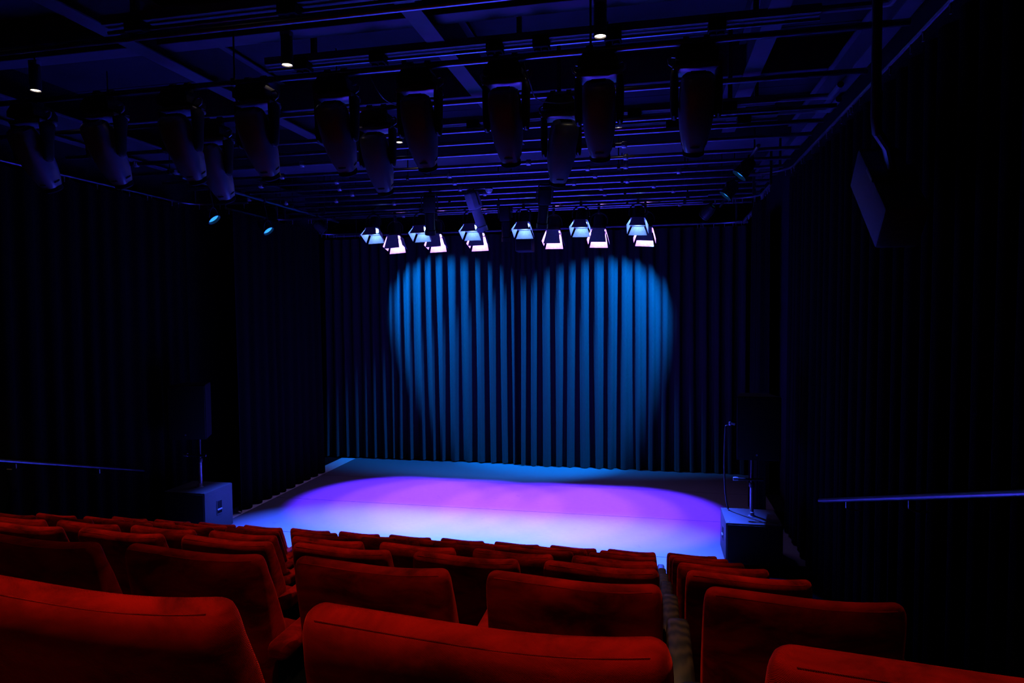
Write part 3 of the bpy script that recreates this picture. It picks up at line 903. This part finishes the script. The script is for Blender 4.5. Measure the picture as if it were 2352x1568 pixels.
sub('squat black bass speaker on the floor at right stage edge, under a pole speaker', (1.19, 8.68, 0.006), 0.66, 0.66, 0.53, -1)
pole('dark speaker pole standing on the right bass speaker', (1.21, 8.72), 0.536, 1.24)
top_speaker('large black loudspeaker on the pole at the right of the stage', (1.28, 8.9, 1.24), 0.53, 0.42, 0.8, 0.0)
sub('squat black bass speaker on the floor at left stage edge, its side lit blue', (-6.42, 8.32, 0.0), 0.66, 0.62, 0.64, 1)
pole('dark speaker pole standing on the left bass speaker', (-6.4, 8.34), 0.64, 1.34)
top_speaker('large black loudspeaker on the pole at the left of the stage', (-6.55, 8.42, 1.34), 0.53, 0.42, 0.78, 0.25)
# cable from the right loudspeaker down to the bass speaker
b = MB()
pts = []
for k in range(25):
    u = k / 24
    pts.append((0.98 + 0.01 * sin(3 * u) - 0.12 * (1 - u) * u * 2 - 0.03, 8.98 - 0.06 * u, 1.5 * (1 - u) ** 1.4 + 0.545))
b.tube([Vector((p[0], p[1], min(p[2], 1.62))) for p in pts], 0.011, 8)
tag(b.build('speaker_cable', 'cable'), 'black cable hanging down to the top of the right bass speaker', 'cable')


# ------------------------------------------------------------------ handrails on the side walls
def handrail(label, x, p0, p1, side):
    (y0, z0), (y1, z1) = p0, p1
    t = thing('handrail', label, 'handrail', (x, y1, z1))
    e = [(0, y0 - y1, z0 - z1), (0, 0, 0)]
    MB().tube(e + [(side * 0.03, 0.04, -0.012), (side * 0.09, 0.05, -0.02)], 0.021, 12).build('rail', 'pipe', t)
    n = 4
    for k in range(n):
        u = (k + 0.35) / n
        y = (y0 - y1) * (1 - u); z = (z0 - z1) * (1 - u)
        MB().tube([(0, y, z - 0.015), (0, y, z - 0.07), (side * 0.03, y, z - 0.09), (side * 0.12, y, z - 0.09)], 0.008, 8).build('bracket', 'grey', t)
    return t


handrail('sloping steel handrail by the right side curtain', 1.66, (1.404, 2.843), (7.2, 1.17), 1)
handrail('sloping steel handrail by the left side curtain', -6.9, (3.335, 2.266), (7.815, 0.974), -1)


# ------------------------------------------------------------------ theatre seats
def interp(tab, z):
    for (z0, a), (z1, b_) in zip(tab, tab[1:]):
        if z0 >= z >= z1:
            return a + (b_ - a) * (z0 - z) / (z0 - z1)
    return tab[-1][1]


def make_backrest():
    """padded back: thin rounded top, thicker towards the seat, slightly hollow in plan"""
    front = [(0, -0.012), (-0.004, -0.004), (-0.01, 0.002), (-0.02, 0.007), (-0.035, 0.013), (-0.07, 0.028), (-0.12, 0.052), (-0.24, 0.1), (-0.35, 0.128), (-0.5, 0.14), (-0.6, 0.135), (-0.63, 0.12)]
    rear = [(0, -0.022), (-0.004, -0.031), (-0.01, -0.037), (-0.02, -0.0425), (-0.035, -0.045), (-0.07, -0.042), (-0.12, -0.032), (-0.24, -0.01), (-0.35, 0.01), (-0.5, 0.037), (-0.6, 0.055), (-0.63, 0.07)]
    half = [(0, 0.2), (-0.004, 0.211), (-0.01, 0.218), (-0.02, 0.2225), (-0.035, 0.2255), (-0.07, 0.227), (-0.6, 0.226), (-0.63, 0.206)]
    zs = [0, -0.003, -0.006, -0.011, -0.016, -0.024, -0.032, -0.045, -0.06, -0.075, -0.09, -0.12, -0.16, -0.21, -0.25, -0.32, -0.38, -0.45, -0.53, -0.6, -0.63]
    rings = []
    for z in zs:
        yf, yr, hw = interp(front, z), interp(rear, z), interp(half, z)
        yc, th = (yf + yr) / 2, (yf - yr) / 2
        rc = min(th * 0.9, 0.03)
        ring = []
        def arc(cx, cy, a0):
            for k in range(6):
                a = a0 + k / 5 * pi / 2
                ring.append((cx + rc * cos(a), cy + rc * sin(a)))
        n = 12
        for k in range(1, n):
            ring.append((-hw + rc + (2 * hw - 2 * rc) * k / n, -th))
        arc(hw - rc, -th + rc, -pi / 2)
        arc(hw - rc, th - rc, 0)
        for k in range(1, n):
            ring.append((hw - rc - (2 * hw - 2 * rc) * k / n, th))
        arc(-hw + rc, th - rc, pi / 2)
        arc(-hw + rc, -th + rc, pi)
        out = []
        for x, y in ring:
            u = x / 0.22
            yy = yc + y + 0.004 + 0.012 * u * u
            if y < 0 and z < -0.06:      # the rear panel is a touch hollow below its seam
                yy += 0.006 * (1 - u ** 4) * min(1, (-z - 0.06) / 0.05)
            zz = z + (0.006 * u * u - 0.003 - 0.004 * sin(2.6 * u)) * max(0, 1 + z / 0.2)
            out.append((x, yy, zz + SEAT_H))
        rings.append(out)
    return MB().loft(rings)


def make_seat():
    t = thing('theatre_seat', '', 'seat', (0, 0, 0), None, 'red velvet theatre seats')
    make_backrest().build('backrest', 'velvet', t, True, 1.2)
    # seam along the rear upper edge
    pts = []
    for k in range(25):
        u = -1 + 2 * k / 24
        pts.append((0.2 * u, -0.0335 + 0.012 * (u * 0.91) ** 2, SEAT_H - 0.013 + 0.006 * u * u - 0.003 - 0.004 * sin(2.6 * u * 0.91)))
    MB().tube(pts, 0.0016, 6).build('seam', 'velvet', t)
    sq = MB()  # tipped-up seat cushion
    rings = []
    for z, hy, hx in ((0.2, 0.012, 0.17), (0.21, 0.035, 0.2), (0.24, 0.048, 0.21), (0.4, 0.055, 0.212), (0.52, 0.05, 0.21), (0.56, 0.036, 0.2), (0.575, 0.012, 0.17)):
        rings.append([(hx * math.copysign(abs(cos(a)) ** 0.35, cos(a)), 0.215 + 0.1 * (0.57 - z) * 0.4 + hy * math.copysign(abs(sin(a)) ** 0.6, sin(a)), z) for a in [2 * pi * k / 28 for k in range(28)]])
    sq.loft(rings)
    sq.build('seat_cushion', 'velvet', t, True, 1.2)
    MB().box(-0.2, 0.2, 0.08, 0.24, 0.15, 0.195, 0.008).build('seat_frame', 'blackmetal', t)
    return t


def armrest(t, x, wood):
    b = MB()
    rings = []
    for y, hx, hz in ((-0.035, 0.018, 0.01), (-0.03, 0.027, 0.018), (-0.01, 0.034, 0.025), (0.2, 0.034, 0.025), (0.33, 0.034, 0.025), (0.36, 0.03, 0.022), (0.37, 0.018, 0.01)):
        rings.append([(x + hx * math.copysign(abs(cos(a)) ** 0.5, cos(a)), y, 0.6 + hz * math.copysign(abs(sin(a)) ** 0.5, sin(a))) for a in [2 * pi * k / 16 for k in range(16)]])
    b.loft(rings)
    o = b.build('armrest', 'wood' if wood else 'velvet', t, True, 1.0)
    p = MB().box(x - 0.017, x + 0.017, 0.0, 0.3, 0.06, 0.585, 0.006)
    p.box(x - 0.022, x + 0.022, -0.06, 0.32, 0.0, 0.06, 0.008)
    p.build('side_panel', 'dark', t)
    return o


PITCH, W0 = 0.55, 0.1256 + 0.2209
proto_red = make_seat(); armrest(proto_red, -0.2755, False)
proto_wood = make_seat(); armrest(proto_wood, -0.2755, True); armrest(proto_wood, 0.2755, True)
kmin = {1: -3, 2: -6, 3: -8, 4: -10, 5: -11, 6: -11, 7: -11}
used = {'r': False, 'w': False}
for r in range(1, 8):
    for k in range(0, kmin[r] - 1, -1):
        loc = (W0 + k * PITCH, ROW_Y + (r - 1) * ROW_D, (7 - r) * ROW_S)
        rw = {1: 'nearest row to the camera', 7: 'front row by the stage', 2: 'second row from the camera', 3: 'third row from the camera', 4: 'middle row', 5: 'third row from the stage', 6: 'second row from the stage'}[r]
        if k == 0:
            lab = 'red velvet seat, %s, rightmost seat beyond the wooden armrests' % rw
        else:
            lab = 'red velvet seat, %s, %s from the right end' % (rw, ORD[1 - k])
        key, pr = ('w', proto_wood) if k == 0 else ('r', proto_red)
        if not used[key]:
            pr.location = loc; pr['label'] = lab; used[key] = True
        else:
            dup(pr, loc, lab)
